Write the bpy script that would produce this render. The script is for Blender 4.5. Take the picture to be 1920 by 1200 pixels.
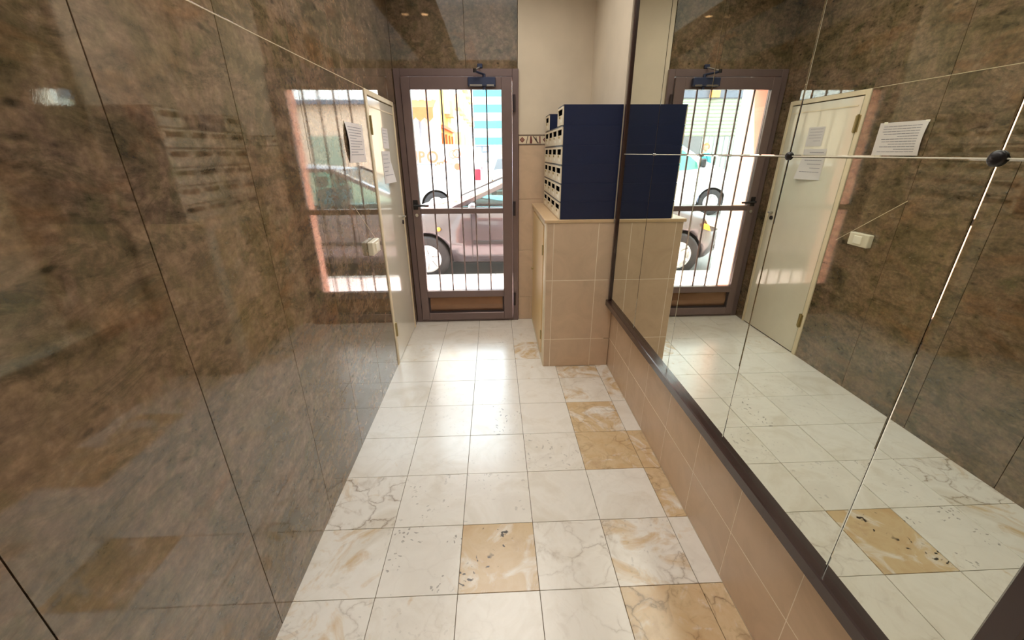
import bpy, bmesh, math, random
from mathutils import Vector, Matrix

for _o in list(bpy.data.objects):
    bpy.data.objects.remove(_o)
SC = bpy.context.scene
COL = SC.collection

# ------------------------------------------------------------------ camera
CAM_H = 1.5
def _unit(v): return v.normalized()
_d = _unit(Vector((-35, -314, 760)))                 # corridor axis in camera coordinates (x right, y down, z forward)
_v = Vector((10, 1840, 760)); _v = _unit(_v - _d * _v.dot(_d))
_r = _unit(_v.cross(_d))
def _world(c):                                       # camera-frame vector -> world
    return Vector((c.dot(_r), c.dot(_d), -c.dot(_v)))
_cx, _cy, _cz = _world(Vector((1, 0, 0))), _world(Vector((0, -1, 0))), _world(Vector((0, 0, -1)))
cam_data = bpy.data.cameras.new('camera')
cam_data.sensor_width = 36; cam_data.lens = 760 / 1920 * 36
cam_data.clip_start = 0.02; cam_data.clip_end = 400
cam = bpy.data.objects.new('camera', cam_data); COL.objects.link(cam)
m = Matrix.Identity(4)
for i in range(3):
    m[i][0], m[i][1], m[i][2] = _cx[i], _cy[i], _cz[i]
m[2][3] = CAM_H
cam.matrix_world = m
SC.camera = cam

# ------------------------------------------------------------------ view, sky, sun, lamps
SC.view_settings.view_transform = 'Standard'
SC.view_settings.look = 'None'
SC.view_settings.exposure = 0.28
SC.view_settings.gamma = 1.0
SC.view_settings.use_curve_mapping = False
SKY_STRENGTH = 8.5
SUN_STRENGTH = 12.5
SPOT_W = 9.0
FILL_W = 21.0
world = bpy.data.worlds.new('sky'); SC.world = world; world.use_nodes = True
bg = world.node_tree.nodes['Background']
bg.inputs[0].default_value = (0.78, 0.89, 1.0, 1); bg.inputs[1].default_value = SKY_STRENGTH
sd = bpy.data.lights.new('sun', 'SUN'); sd.energy = SUN_STRENGTH; sd.angle = 0.02; sd.color = (1.0, 0.95, 0.86)
sun = bpy.data.objects.new('sun', sd); COL.objects.link(sun)
sun.rotation_euler = (-Vector((0.80, 0.32, 0.90))).to_track_quat('-Z', 'Y').to_euler()
sun.location = (8, 6, 12)
def lamp(name, kind, loc, power, color, size=0.1, size_y=None, rot=(0, 0, 0), spread=180):
    l = bpy.data.lights.new(name, kind); l.energy = power; l.color = color
    if kind == 'AREA':
        l.spread = math.radians(spread)
        l.shape = 'DISK' if size_y is None else 'RECTANGLE'; l.size = size
        if size_y: l.size_y = size_y
    else:
        l.shadow_soft_size = size
    o = bpy.data.objects.new(name, l); COL.objects.link(o); o.location = loc; o.rotation_euler = rot
    return o
WARM = (1.0, 0.86, 0.68)
LAMPS = [(-0.66, 2.30), (0.02, -1.5), (0.02, -2.6)]  # entrance spot first, then two unseen spots added to light the near end
for lx, ly in LAMPS:
    lamp('ceiling_area_light', 'AREA', (lx, ly, 2.775), (SPOT_W * 0.02 if ly > 2 else SPOT_W), WARM, 0.11, spread=100)
lamp('ceiling_area_light', 'AREA', (0.03, 1.85, 2.735), FILL_W, (1.0, 0.94, 0.86), 1.0, 2.9, spread=150)  # unseen fill light added over the corridor to brighten walls and floor

# ------------------------------------------------------------------ material helpers
class NT:
    def __init__(self, name):
        self.m = bpy.data.materials.new(name); self.m.use_nodes = True
        self.t = self.m.node_tree; self.t.nodes.clear()
        self.out = self.n('ShaderNodeOutputMaterial')
    def n(self, kind, **kw):
        nd = self.t.nodes.new(kind)
        for k, v in kw.items():
            if k.startswith('i_'): nd.inputs[k[2:].replace('_', ' ')].default_value = v
            else: setattr(nd, k, v)
        return nd
    def l(self, a, b): self.t.links.new(a, b)
    def noise(self, vec, scale, detail=4, rough=.55, dist=0.0):
        nd = self.n('ShaderNodeTexNoise'); nd.inputs['Scale'].default_value = scale
        nd.inputs['Detail'].default_value = detail; nd.inputs['Roughness'].default_value = rough
        nd.inputs['Distortion'].default_value = dist
        self.l(vec, nd.inputs['Vector']); return nd.outputs[0]
    def ramp(self, fac, stops):
        r = self.n('ShaderNodeValToRGB'); e = r.color_ramp.elements
        while len(e) < len(stops): e.new(0.5)
        for i, (p, c) in enumerate(stops):
            e[i].position = p; e[i].color = (c, c, c, 1) if not hasattr(c, '__len__') else (*c, 1)
        self.l(fac, r.inputs[0]); return r.outputs[0]
    def mix(self, fac, a, b, mode='MIX'):
        x = self.n('ShaderNodeMix', data_type='RGBA', blend_type=mode)
        if hasattr(fac, 'links') or hasattr(fac, 'node'): self.l(fac, x.inputs[0])
        else: x.inputs[0].default_value = fac
        for s, i in ((a, 6), (b, 7)):
            if hasattr(s, 'node'): self.l(s, x.inputs[i])
            else: x.inputs[i].default_value = (*s, 1)
        return x.outputs[2]
    def math(self, op, a, b=0.0):
        x = self.n('ShaderNodeMath', operation=op)
        for s, i in ((a, 0), (b, 1)):
            if hasattr(s, 'node'): self.l(s, x.inputs[i])
            else: x.inputs[i].default_value = s
        return x.outputs[0]
    def coords(self, rnd=False):
        tc = self.n('ShaderNodeTexCoord')
        if not rnd: return tc.outputs['Object']
        oi = self.n('ShaderNodeObjectInfo')
        s = self.n('ShaderNodeVectorMath', operation='SCALE'); s.inputs['Scale'].default_value = 37.0
        cmb = self.n('ShaderNodeCombineXYZ')
        for i in range(3): self.l(oi.outputs['Random'], cmb.inputs[i])
        self.l(cmb.outputs[0], s.inputs[0])
        a = self.n('ShaderNodeVectorMath', operation='ADD')
        self.l(tc.outputs['Object'], a.inputs[0]); self.l(s.outputs[0], a.inputs[1])
        return a.outputs[0]
    def bsdf(self, col, rough=.5, metal=0.0, spec=.5, coat=0.0, bump=None, bump_d=.002, ior=1.5, bump_s=.3):
        b = self.n('ShaderNodeBsdfPrincipled')
        if hasattr(col, 'node'): self.l(col, b.inputs['Base Color'])
        else: b.inputs['Base Color'].default_value = (*col, 1)
        if hasattr(rough, 'node'): self.l(rough, b.inputs['Roughness'])
        else: b.inputs['Roughness'].default_value = rough
        b.inputs['Metallic'].default_value = metal
        b.inputs['Specular IOR Level'].default_value = spec
        b.inputs['IOR'].default_value = ior
        b.inputs['Coat Weight'].default_value = coat
        b.inputs['Coat Roughness'].default_value = 0.03
        if bump is not None:
            bp = self.n('ShaderNodeBump'); bp.inputs['Distance'].default_value = bump_d; bp.inputs['Strength'].default_value = bump_s
            self.l(bump, bp.inputs['Height']); self.l(bp.outputs[0], b.inputs['Normal'])
        self.l(b.outputs[0], self.out.inputs[0])
        self.b = b
        return self.m

def srgb(r, g, b):
    f = lambda c: (c / 255) / 12.92 if c / 255 <= .04045 else ((c / 255 + .055) / 1.055) ** 2.4
    return (f(r), f(g), f(b))

def flat(name, rgb, rough=.5, metal=0., spec=.5, coat=0., var=.08, scale=9):
    t = NT(name); c = srgb(*rgb); v = t.coords()
    nz = t.noise(v, scale, 4)
    a = tuple(x * (1 - var) for x in c); b = tuple(min(1, x * (1 + var)) for x in c)
    return t.bsdf(t.ramp(nz, [(.3, a), (.7, b)]), rough, metal, spec, coat)

def mat_marble_wall():
    t = NT('brown_marble'); v = t.coords(True)
    big = t.noise(v, 4.2, 8, .68, .5)
    mid = t.noise(v, 9.0, 6, .62, 1.1)
    fine = t.noise(v, 55, 5, .6)
    c = t.ramp(big, [(.30, srgb(82, 74, 50)), (.44, srgb(120, 103, 77)), (.54, srgb(137, 113, 91)), (.68, srgb(104, 97, 68))])
    mp = t.n('ShaderNodeMapping'); mp.inputs['Location'].default_value = (5.3, 2.1, 8.8); mp.inputs['Rotation'].default_value = (.7, 0, 0)
    mp.inputs['Scale'].default_value = (1, .55, 1.3); t.l(v, mp.inputs[0])
    w = mp.outputs[0]
    dk = t.ramp(t.noise(w, 8.5, 8, .74, .7), [(.50, 0.0), (.60, 1.0)])
    c = t.mix(t.math('MULTIPLY', dk, .60), c, srgb(72, 66, 46))
    rs = t.ramp(t.noise(w, 4.3, 5, .6, .6), [(.56, 0.0), (.68, 1.0)])
    c = t.mix(t.math('MULTIPLY', rs, .5), c, srgb(138, 98, 66))
    pk = t.ramp(mid, [(.30, 1.0), (.42, 0.0)])
    c = t.mix(t.math('MULTIPLY', pk, .32), c, srgb(158, 140, 122))
    # small dark clasts
    vo = t.n('ShaderNodeTexVoronoi'); vo.inputs['Scale'].default_value = 19
    md = t.mix(.25, w, w); t.l(w, vo.inputs['Vector'])
    cl = t.ramp(vo.outputs['Distance'], [(.10, 1.0), (.24, 0.0)])
    cl = t.math('MULTIPLY', cl, t.ramp(t.noise(v, 6, 3), [(.52, 0.0), (.62, .75)]))
    c = t.mix(cl, c, srgb(56, 50, 38))
    fn = t.ramp(fine, [(.28, .66), (.72, 1.2)])
    c = t.mix(1.0, c, t.ramp(t.noise(w, 21, 6, .7, .4), [(.34, .62), (.6, 1.12)]), 'MULTIPLY')
    c = t.mix(1.0, c, fn, 'MULTIPLY')
    mt = t.bsdf(c, t.ramp(mid, [(.3, .012), (.7, .03)]), 0, .5, 0, ior=2.15, bump=big, bump_d=.004, bump_s=.05)
    return mt

def mat_marble_floor():
    t = NT('cream_marble'); v = t.coords(True)
    oi = t.n('ShaderNodeObjectInfo')
    sp = t.n('ShaderNodeSeparateColor'); t.l(oi.outputs['Color'], sp.inputs[0])
    tan, vein, pit = sp.outputs[0], sp.outputs[1], sp.outputs[2]
    big = t.noise(v, 4.0, 6, .6, .9)
    c = t.ramp(big, [(.3, srgb(224, 216, 202)), (.5, srgb(238, 233, 224)), (.7, srgb(230, 224, 214))])
    # tan / ochre patches, amount from the tile's own colour
    tn = t.noise(v, 5.5, 6, .62, 1.4)
    thr = t.math('SUBTRACT', .80, t.math('MULTIPLY', tan, .55))
    f = t.math('MULTIPLY', t.math('SUBTRACT', tn, thr), 6.0)
    cp = t.n('ShaderNodeClamp'); t.l(f, cp.inputs[0])
    ff = t.math('MULTIPLY', cp.outputs[0], .85)
    tcol = t.ramp(t.noise(v, 9, 5, .6, .5), [(.3, srgb(200, 160, 104)), (.55, srgb(212, 182, 134)), (.75, srgb(188, 150, 104))])
    c = t.mix(ff, c, tcol)
    # veins
    nd = t.n('ShaderNodeTexNoise'); nd.inputs['Scale'].default_value = 5; nd.inputs['Detail'].default_value = 6; t.l(v, nd.inputs['Vector'])
    sc = t.n('ShaderNodeVectorMath', operation='SCALE'); sc.inputs['Scale'].default_value = .30; t.l(nd.outputs['Color'], sc.inputs[0])
    ad = t.n('ShaderNodeVectorMath', operation='ADD'); t.l(v, ad.inputs[0]); t.l(sc.outputs[0], ad.inputs[1])
    vo = t.n('ShaderNodeTexVoronoi', feature='DISTANCE_TO_EDGE'); vo.inputs['Scale'].default_value = 6.5; t.l(ad.outputs[0], vo.inputs['Vector'])
    ln = t.ramp(vo.outputs['Distance'], [(.0, .9), (.02, .3), (.07, 0.0)])
    msk = t.ramp(t.noise(v, 6.5, 4), [(.42, .12), (.6, 1.0)])
    vf = t.math('MULTIPLY', t.math('MULTIPLY', ln, msk), vein)
    c = t.mix(vf, c, srgb(120, 92, 58))
    # smoky shading around the veins
    sm = t.ramp(t.noise(v, 7, 5, .6, 2.0), [(.55, 0.0), (.7, 1.0)])
    c = t.mix(t.math('MULTIPLY', t.math('MULTIPLY', sm, vein), .45), c, srgb(152, 124, 88))
    # pits
    v2 = t.n('ShaderNodeTexVoronoi'); v2.inputs['Scale'].default_value = 34; t.l(ad.outputs[0], v2.inputs['Vector'])
    pt = t.ramp(v2.outputs['Distance'], [(.20, 1.0), (.27, 0.0)])
    pm = t.ramp(t.noise(v, 8, 3), [(.50, 0.0), (.54, 1.0)])
    pf = t.math('MULTIPLY', t.math('MULTIPLY', pt, pm), pit)
    c = t.mix(pf, c, srgb(58, 48, 40))
    return t.bsdf(c, .235, 0, .5, 0, ior=1.8)

def mat_glass(name, tint=(1, 1, 1), refl_rough=0.0, opacity=0.0, op_col=(0, 0, 0)):
    t = NT(name)
    tr = t.n('ShaderNodeBsdfTransparent'); tr.inputs[0].default_value = (*tint, 1)
    gl = t.n('ShaderNodeBsdfGlossy'); gl.inputs['Roughness'].default_value = refl_rough
    fr = t.n('ShaderNodeFresnel'); fr.inputs[0].default_value = 1.45
    mx = t.n('ShaderNodeMixShader'); t.l(fr.outputs[0], mx.inputs[0]); t.l(tr.outputs[0], mx.inputs[1]); t.l(gl.outputs[0], mx.inputs[2])
    t.l(mx.outputs[0], t.out.inputs[0])
    return t.m

def mat_emit(name, rgb, strength):
    t = NT(name); e = t.n('ShaderNodeEmission'); e.inputs[0].default_value = (*rgb, 1); e.inputs[1].default_value = strength
    t.l(e.outputs[0], t.out.inputs[0]); return t.m

def mat_tile(name, rgb, rough=.22):
    t = NT(name); v = t.coords(True); c = srgb(*rgb)
    nz = t.noise(v, 5, 6, .6, 1.5)
    col = t.ramp(nz, [(.3, tuple(x * .90 for x in c)), (.55, c), (.75, tuple(min(1, x * 1.06) for x in c))])
    return t.bsdf(col, rough, 0, .45)

def mat_mirror():
    t = NT('mirror_glass')
    b = t.bsdf((.80, .83, .745), 0.0, 1.0)
    return b

def mat_wood(name, a, b, rough=.4):
    t = NT(name); v = t.coords()
    mp = t.n('ShaderNodeMapping'); mp.inputs['Scale'].default_value = (6, 6, .8); t.l(v, mp.inputs[0])
    nz = t.noise(mp.outputs[0], 6, 6, .6, .7)
    return t.bsdf(t.ramp(nz, [(.3, srgb(*a)), (.7, srgb(*b))]), rough)

M = dict(pale_win=flat('pale_window', (196, 212, 216), .3), salmon=flat('salmon_render', (238, 190, 160), .85), tanbal=flat('tan_balcony', (214, 168, 132), .8),
    marble=mat_marble_wall(), floor=mat_marble_floor(), mirror=mat_mirror(),
    grout_dark=flat('dark_joint', (70, 58, 44), .8), wall_joint=flat('pale_wall_joint', (240, 226, 204), .7), grout_light=flat('light_joint', (204, 188, 158), .7),
    floor_joint=flat('floor_joint', (104, 88, 68), .85),
    tile=mat_tile('beige_wall_tile', (212, 185, 157), .25), plaster=flat('cream_plaster', (222, 208, 186), .85, var=.06, scale=3),
    ceiling=flat('ceiling_paint', (228, 222, 210), .9),
    alu=flat('bronze_aluminium', (128, 110, 108), .32, .35, var=.05), alu_dark=flat('dark_bronze', (62, 52, 54), .4, .3),  # darker bronze colours the lock, hinges and panel beads
    alu_pane=flat('bronze_panel', (150, 116, 92), .25, .5),
    glass=mat_glass('clear_glass', (.96, .98, .97)),
    frame=flat('brown_mirror_frame', (62, 44, 40), .22, .1, coat=.3), black=flat('black_plastic', (28, 26, 28), .35),
    navy=flat('navy_enamel', (20, 32, 66), .38, var=.05), cream=flat('cream_enamel', (232, 218, 190), .35, var=.04),
    slot=flat('slot_black', (6, 5, 5), 1.0, 0, 0.0), rimgrey=flat('grey_rim', (92, 86, 84), .5), brass=flat('brass', (168, 150, 104), .35, .7), chrome=flat('brushed_steel', (200, 200, 198), .25, .95),
    label=flat('name_card', (246, 240, 222), .6), wood=mat_wood('maple_veneer', (222, 186, 130), (234, 202, 148)),
    trimc=flat('cream_trim', (232, 216, 186), .5), stone_top=mat_tile('beige_stone_top', (206, 176, 138), .3),
    door_white=flat('white_lacquer', (232, 224, 206), .10, coat=.5, var=.02), paper=flat('white_paper', (224, 216, 215), .6, var=.02),
    ink=flat('grey_print', (146, 142, 150), .7), plastic=flat('ivory_plastic', (226, 218, 196), .4),
    closer=flat('blue_grey_closer', (58, 66, 92), .35, .3), lamp_on=mat_emit('lamp_glow', (1, .55, .25), 5.0),
    fill_glow=mat_emit('fill_panel_glow', (1, .92, .8), 0.5),  # weak glow of the added ceiling fill panel
    maroon=flat('maroon_glaze', (128, 74, 70), .3), greyglaze=flat('grey_glaze', (120, 104, 94), .3), pinkglaze=flat('pink_glaze', (206, 172, 158), .3),
    reveal=flat('peach_render', (232, 172, 146), .8), facade=flat('pale_render', (232, 214, 196), .85),
    paving=mat_tile('pink_paving', (236, 206, 200), .6), kerb=flat('kerb_stone', (196, 190, 182), .8), asphalt=flat('asphalt', (128, 126, 124), .9, scale=40),
    carblack=flat('dark_car_paint', (84, 76, 80), .16, .25, coat=1.0, var=.02), carwhite=flat('white_car_paint', (238, 240, 242), .2, coat=.6, var=.01),
    cglass=mat_glass('car_glass', (.78, .90, .89)), vglass=flat('van_window', (86, 150, 140), .08, coat=.6), tyre=flat('tyre_rubber', (44, 42, 44), .8),
    rim=flat('alloy_rim', (226, 228, 230), .3, .4), archm=flat('arch_liner', (52, 52, 56), .9), lampw=flat('headlamp_glass', (236, 226, 200), .1, coat=.8),
    orange_l=flat('orange_lens', (250, 160, 40), .2, coat=.6), red_l=flat('red_lens', (214, 40, 60), .2, coat=.6), seat=flat('seat_cloth', (160, 164, 166), .9),
    vred=flat('orange_red_vinyl', (240, 110, 80), .5), vblue=flat('blue_vinyl', (130, 140, 190), .5), vgrey=flat('grey_vinyl', (120, 130, 160), .5),
    bwhite=flat('white_render', (240, 238, 232), .9), borange=flat('orange_render', (206, 100, 56), .85), byellow=flat('yellow_render', (246, 204, 84), .85),
    bochre=flat('ochre_shopfront', (228, 146, 40), .8), bbeige=flat('beige_render', (226, 206, 182), .85), bteal=flat('teal_balcony', (66, 170, 186), .7),
    bgrey=flat('grey_stone', (148, 150, 156), .85), bdark=flat('dark_fascia', (92, 96, 106), .6), shutter=flat('roller_shutter', (146, 154, 132), .6),
    shopdark=flat('shop_window', (98, 96, 94), .25), shopgreen=flat('greenish_shutter', (150, 162, 146), .6), brick=flat('tan_wall', (214, 186, 160), .9),
    skin=flat('skin', (222, 150, 120), .6), hair=flat('ginger_hair', (196, 104, 60), .8), teal=flat('teal_cloth', (70, 160, 168), .9), jeans=flat('jeans', (62, 74, 104), .9),
)

# ------------------------------------------------------------------ geometry helpers
def link(name, me, mat, parent=None, smooth=False, mats=None):
    if isinstance(me, bmesh.types.BMesh):
        bmesh.ops.recalc_face_normals(me, faces=me.faces)
        d = bpy.data.meshes.new(name); me.to_mesh(d); me.free(); me = d
    for x in (mats or [mat]):
        me.materials.append(x)
    if smooth:
        for p in me.polygons: p.use_smooth = True
    o = bpy.data.objects.new(name, me); COL.objects.link(o)
    if parent is not None: o.parent = parent
    return o
def box(bm, x0, x1, y0, y1, z0, z1, bev=0.0, mi=0):
    vs = [bm.verts.new(p) for p in ((x0, y0, z0), (x1, y0, z0), (x1, y1, z0), (x0, y1, z0), (x0, y0, z1), (x1, y0, z1), (x1, y1, z1), (x0, y1, z1))]
    fs = [bm.faces.new([vs[i] for i in q]) for q in ((0, 3, 2, 1), (4, 5, 6, 7), (0, 1, 5, 4), (1, 2, 6, 5), (2, 3, 7, 6), (3, 0, 4, 7))]
    for f in fs: f.material_index = mi
    if bev > 0:
        es = list({e for f in fs for e in f.edges})
        bmesh.ops.bevel(bm, geom=es, offset=bev, segments=1, affect='EDGES', clamp_overlap=True)
    return fs
def B(name, x0, x1, y0, y1, z0, z1, mat, parent=None, bev=0.0):
    bm = bmesh.new(); box(bm, x0, x1, y0, y1, z0, z1, bev)
    return link(name, bm, mat, parent)
def cyl(bm, p0, p1, r0, r1=None, n=16, caps=True):
    p0, p1 = Vector(p0), Vector(p1); r1 = r0 if r1 is None else r1
    ax = (p1 - p0).normalized(); a = ax.orthogonal().normalized(); b = ax.cross(a)
    A, Bv = [], []
    for i in range(n):
        t = 2 * math.pi * i / n; q = a * math.cos(t) + b * math.sin(t)
        A.append(bm.verts.new(p0 + q * r0)); Bv.append(bm.verts.new(p1 + q * r1))
    for i in range(n):
        bm.faces.new((A[i], A[(i + 1) % n], Bv[(i + 1) % n], Bv[i]))
    if caps: bm.faces.new(A[::-1]); bm.faces.new(Bv)
def C(name, p0, p1, r, mat, parent=None, r1=None, n=16, smooth=False):
    bm = bmesh.new(); cyl(bm, p0, p1, r, r1, n)
    return link(name, bm, mat, parent, smooth)
def lathe(bm, prof, axis_p, axis='Y', n=28):
    # prof: list of (r, h) around an axis through axis_p
    rings = []
    for r, h in prof:
        ring = []
        for i in range(n):
            t = 2 * math.pi * i / n
            if axis == 'Y': p = (r * math.cos(t), h, r * math.sin(t))
            elif axis == 'Z': p = (r * math.cos(t), r * math.sin(t), h)
            else: p = (h, r * math.cos(t), r * math.sin(t))
            ring.append(bm.verts.new(Vector(axis_p) + Vector(p)))
        rings.append(ring)
    for a, b in zip(rings, rings[1:]):
        for i in range(n):
            bm.faces.new((a[i], a[(i + 1) % n], b[(i + 1) % n], b[i]))
    return rings
def prism(bm, pts, ax, h0, h1):
    # pts polygon in the plane perpendicular to ax ('X': (y,z), 'Y': (x,z), 'Z': (x,y))
    def P(a, b, h): return {'X': (h, a, b), 'Y': (a, h, b), 'Z': (a, b, h)}[ax]
    A = [bm.verts.new(P(a, b, h0)) for a, b in pts]; Q = [bm.verts.new(P(a, b, h1)) for a, b in pts]
    n = len(pts); bm.faces.new(A[::-1]); bm.faces.new(Q)
    for i in range(n): bm.faces.new((A[i], A[(i + 1) % n], Q[(i + 1) % n], Q[i]))
def PR(name, pts, ax, h0, h1, mat, parent=None):
    bm = bmesh.new(); prism(bm, pts, ax, h0, h1)
    return link(name, bm, mat, parent)
def tag(o, label=None, cat=None, group=None, kind=None):
    if label: o['label'] = label
    if cat: o['category'] = cat
    if group: o['group'] = group
    if kind: o['kind'] = kind
    return o
def thing(name, label, cat, loc=(0, 0, 0), rz=0.0, group=None, kind=None):
    o = bpy.data.objects.new(name, None); COL.objects.link(o); o.empty_display_size = .05
    o.location = loc; o.rotation_euler = (0, 0, rz)
    return tag(o, label, cat, group, kind)
def text_mesh(s, size, depth=0.002, bold=0.0):
    cu = bpy.data.curves.new('lettering', 'FONT'); cu.body = s; cu.size = size; cu.extrude = depth; cu.offset = bold; cu.align_x = 'LEFT'
    o = bpy.data.objects.new('lettering', cu); COL.objects.link(o)
    dg = bpy.context.evaluated_depsgraph_get()
    me = bpy.data.meshes.new_from_object(o.evaluated_get(dg))
    bpy.data.objects.remove(o); bpy.data.curves.remove(cu)
    me.materials.clear()
    return me
_tile_cache = {}
def cached_box(key, dx, dy, dz, bev, mat):
    # a box with its base corner at the origin, mesh shared between alike pieces
    k = (key, round(dx, 4), round(dy, 4), round(dz, 4))
    if k not in _tile_cache:
        bm = bmesh.new(); box(bm, 0, dx, 0, dy, 0, dz, bev)
        bmesh.ops.recalc_face_normals(bm, faces=bm.faces)
        me = bpy.data.meshes.new(key); bm.to_mesh(me); bm.free(); me.materials.append(mat); _tile_cache[k] = me
    return _tile_cache[k]
def piece(key, x0, x1, y0, y1, z0, z1, mat, parent, bev=0.001):
    o = bpy.data.objects.new(key, cached_box(key, x1 - x0, y1 - y0, z1 - z0, bev, mat)); COL.objects.link(o)
    o.parent = parent; o.location = (x0, y0, z0)
    return o

R = random.Random(7)
LW, RW, MX, FY = -0.76, 0.83, 0.80, 3.65        # left wall, right wall, mirror plane, far wall
BACK, TOP = -3.2, 2.80

# ------------------------------------------------------------------ floor
fl = tag(B('floor', LW - .12, RW + .12, BACK - .1, FY + .02, -.12, -.0035, M['floor_joint']), 'cream marble floor of the entrance corridor', 'floor', kind='structure')
fx = [-.765, -.465, -.165, .138, .437, .738, .83]
fyl = [1.0 - .3 * k for k in range(14, 0, -1)] + [1.0, 1.3, 1.605, 1.905, 2.21, 2.515, 2.82, 3.125, 3.43, 3.65]
LOOK = {  # (row start y, column): tan, vein, pit
    (.7, 0): (.55, .45, .2), (.7, 1): (.45, .12, .1), (.7, 2): (.30, .10, 0), (.7, 3): (.12, .40, 0), (.7, 4): (.95, 1, .1), (.7, 5): (.95, 1, .1),
    (1.0, 0): (.50, .12, .1), (1.0, 1): (.22, .10, .5), (1.0, 2): (.92, .05, 1.0), (1.0, 3): (.05, .55, 0), (1.0, 4): (.58, .55, .2), (1.0, 5): (.35, .15, 0),
    (1.3, 0): (.35, .85, 0), (1.3, 1): (.02, .12, .3), (1.3, 2): (.02, .05, .2), (1.3, 3): (.10, .08, 0), (1.3, 4): (.32, .12, 0), (1.3, 5): (.85, .7, .1),
    (1.605, 0): (.32, .15, 0), (1.605, 1): (.03, .1, 0), (1.605, 2): (.0, .05, .1), (1.605, 3): (.08, .15, .3), (1.605, 4): (.95, .5, .1), (1.605, 5): (.95, .8, .1),
    (1.905, 0): (.2, .1, .1), (1.905, 1): (.0, .05, .1), (1.905, 2): (.0, .1, .5), (1.905, 3): (.05, .05, 0), (1.905, 4): (.80, .6, .1), (1.905, 5): (.25, .05, 0),
    (2.21, 0): (.2, .05, 0), (2.21, 3): (.25, .1, 0), (2.21, 4): (.50, .2, .1), (2.21, 5): (.6, .2, 0),
    (2.515, 0): (.25, .05, 0), (2.515, 3): (.4, .1, 0), (2.515, 4): (.6, .3, .3), (2.515, 5): (.6, .2, 0),
    (2.82, 0): (.45, .05, 0), (2.82, 3): (.65, .1, 0), (3.125, 3): (.4, .1, 0)}
for j in range(len(fyl) - 1):
    for i in range(6):
        y0, y1 = fyl[j], fyl[j + 1]; x0, x1 = fx[i], fx[i + 1]
        if i >= 4 and y0 > 2.6: continue
        if i == 4 and y1 > 2.69: y1 = 2.69
        o = piece('tile', x0 + .0011, x1 - .0011, y0 + .0011, y1 - .0011, -.012, R.uniform(-.0004, .0004), M['floor'], fl, .0007)
        key = next((k for k in LOOK if abs(k[0] - y0) < .02 and k[1] == i), None)
        a = LOOK[key] if key else (R.uniform(0, .12), R.uniform(.03, .12), R.choice((0, 0, .2)))
        o.color = (*a, 1)

# ------------------------------------------------------------------ left wall: polished brown marble slabs
wl = tag(B('wall_left', LW - .30, LW - .006, BACK - .1, FY, -.05, TOP, M['grout_dark']), 'left corridor wall clad in polished brown marble slabs', 'wall', kind='structure')
HJ = 1.857
ys = [.925 + .4613 * k for k in range(-9, 5)]
ys = [BACK] + [y for y in ys if y > BACK + .1] + [FY]
for a, b in zip(ys, ys[1:]):
    if a < 2.7:
        piece('slab', LW - .02, LW, a + .0012, b - .0012, 0, HJ - .0015, M['marble'], wl, .0008)
        piece('slab', LW - .02, LW, a + .0012, b - .0012, HJ + .0015, TOP, M['marble'], wl, .0008)
DY0, DY1 = 2.772, 3.515
piece('slab', LW - .02, LW, DY1 + .001, FY, 0, HJ - .0015, M['marble'], wl, .0008)
piece('slab', LW - .02, LW, DY0 - .004, FY, HJ + .0015, TOP, M['marble'], wl, .0008)
B('joint_filler', LW - .012, LW - .0002, BACK, DY0, HJ - .0014, HJ + .0014, M['grout_light'], wl)
# hairline crack with pale filler beside the switch
PR('crack', [(2.712, .926), (2.714, .929), (2.303, 1.234), (2.300, 1.231)], 'X', LW - .001, LW + .0003, M['grout_light'], wl)

# ------------------------------------------------------------------ utility door in the left wall
ud = thing('door_2', 'flush white lacquered utility door in the left marble wall near the entrance', 'door', (0, 0, 0), kind='structure')
fw = .038
B('door_frame', LW - .05, LW + .006, DY0, DY0 + fw, 0, HJ, M['trimc'], ud, .002)
B('door_frame', LW - .05, LW + .006, DY1 - fw * .7, DY1, 0, HJ, M['trimc'], ud, .002)
B('door_frame', LW - .05, LW + .006, DY0 + fw, DY1 - fw * .7, HJ - .03, HJ, M['trimc'], ud, .002)
B('shadow_gap', LW - .06, LW - .03, DY0 + fw, DY1 - fw * .7, 0.0, HJ - .03, M['grout_dark'], ud)
leaf = B('leaf', LW - .03, LW + .002, DY0 + fw + .008, DY1 - fw * .7 - .004, .008, HJ - .036, M['door_white'], ud, .0015)
B('moulding', LW + .002, LW + .0045, DY0 + .07, DY1 - .05, 1.765, 1.772, M['trimc'], leaf)
for hz in (1.66, .28):
    bm = bmesh.new(); cyl(bm, (LW + .008, DY0 + fw + .004, hz - .055), (LW + .008, DY0 + fw + .004, hz + .055), .008, n=10)
    box(bm, LW + .001, LW + .007, DY0 + fw - .018, DY0 + fw + .026, hz - .05, hz + .05)
    link('hinge', bm, M['brass'], ud)
bm = bmesh.new(); cyl(bm, (LW, 3.43, .975), (LW + .012, 3.43, .975), .016, n=18); box(bm, LW + .012, LW + .014, 3.427, 3.433, .965, .985)
link('lock', bm, M['alu_dark'], leaf)
B('handle', LW + .002, LW + .035, 3.425, 3.45, 1.012, 1.026, M['chrome'], leaf, .002)

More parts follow.
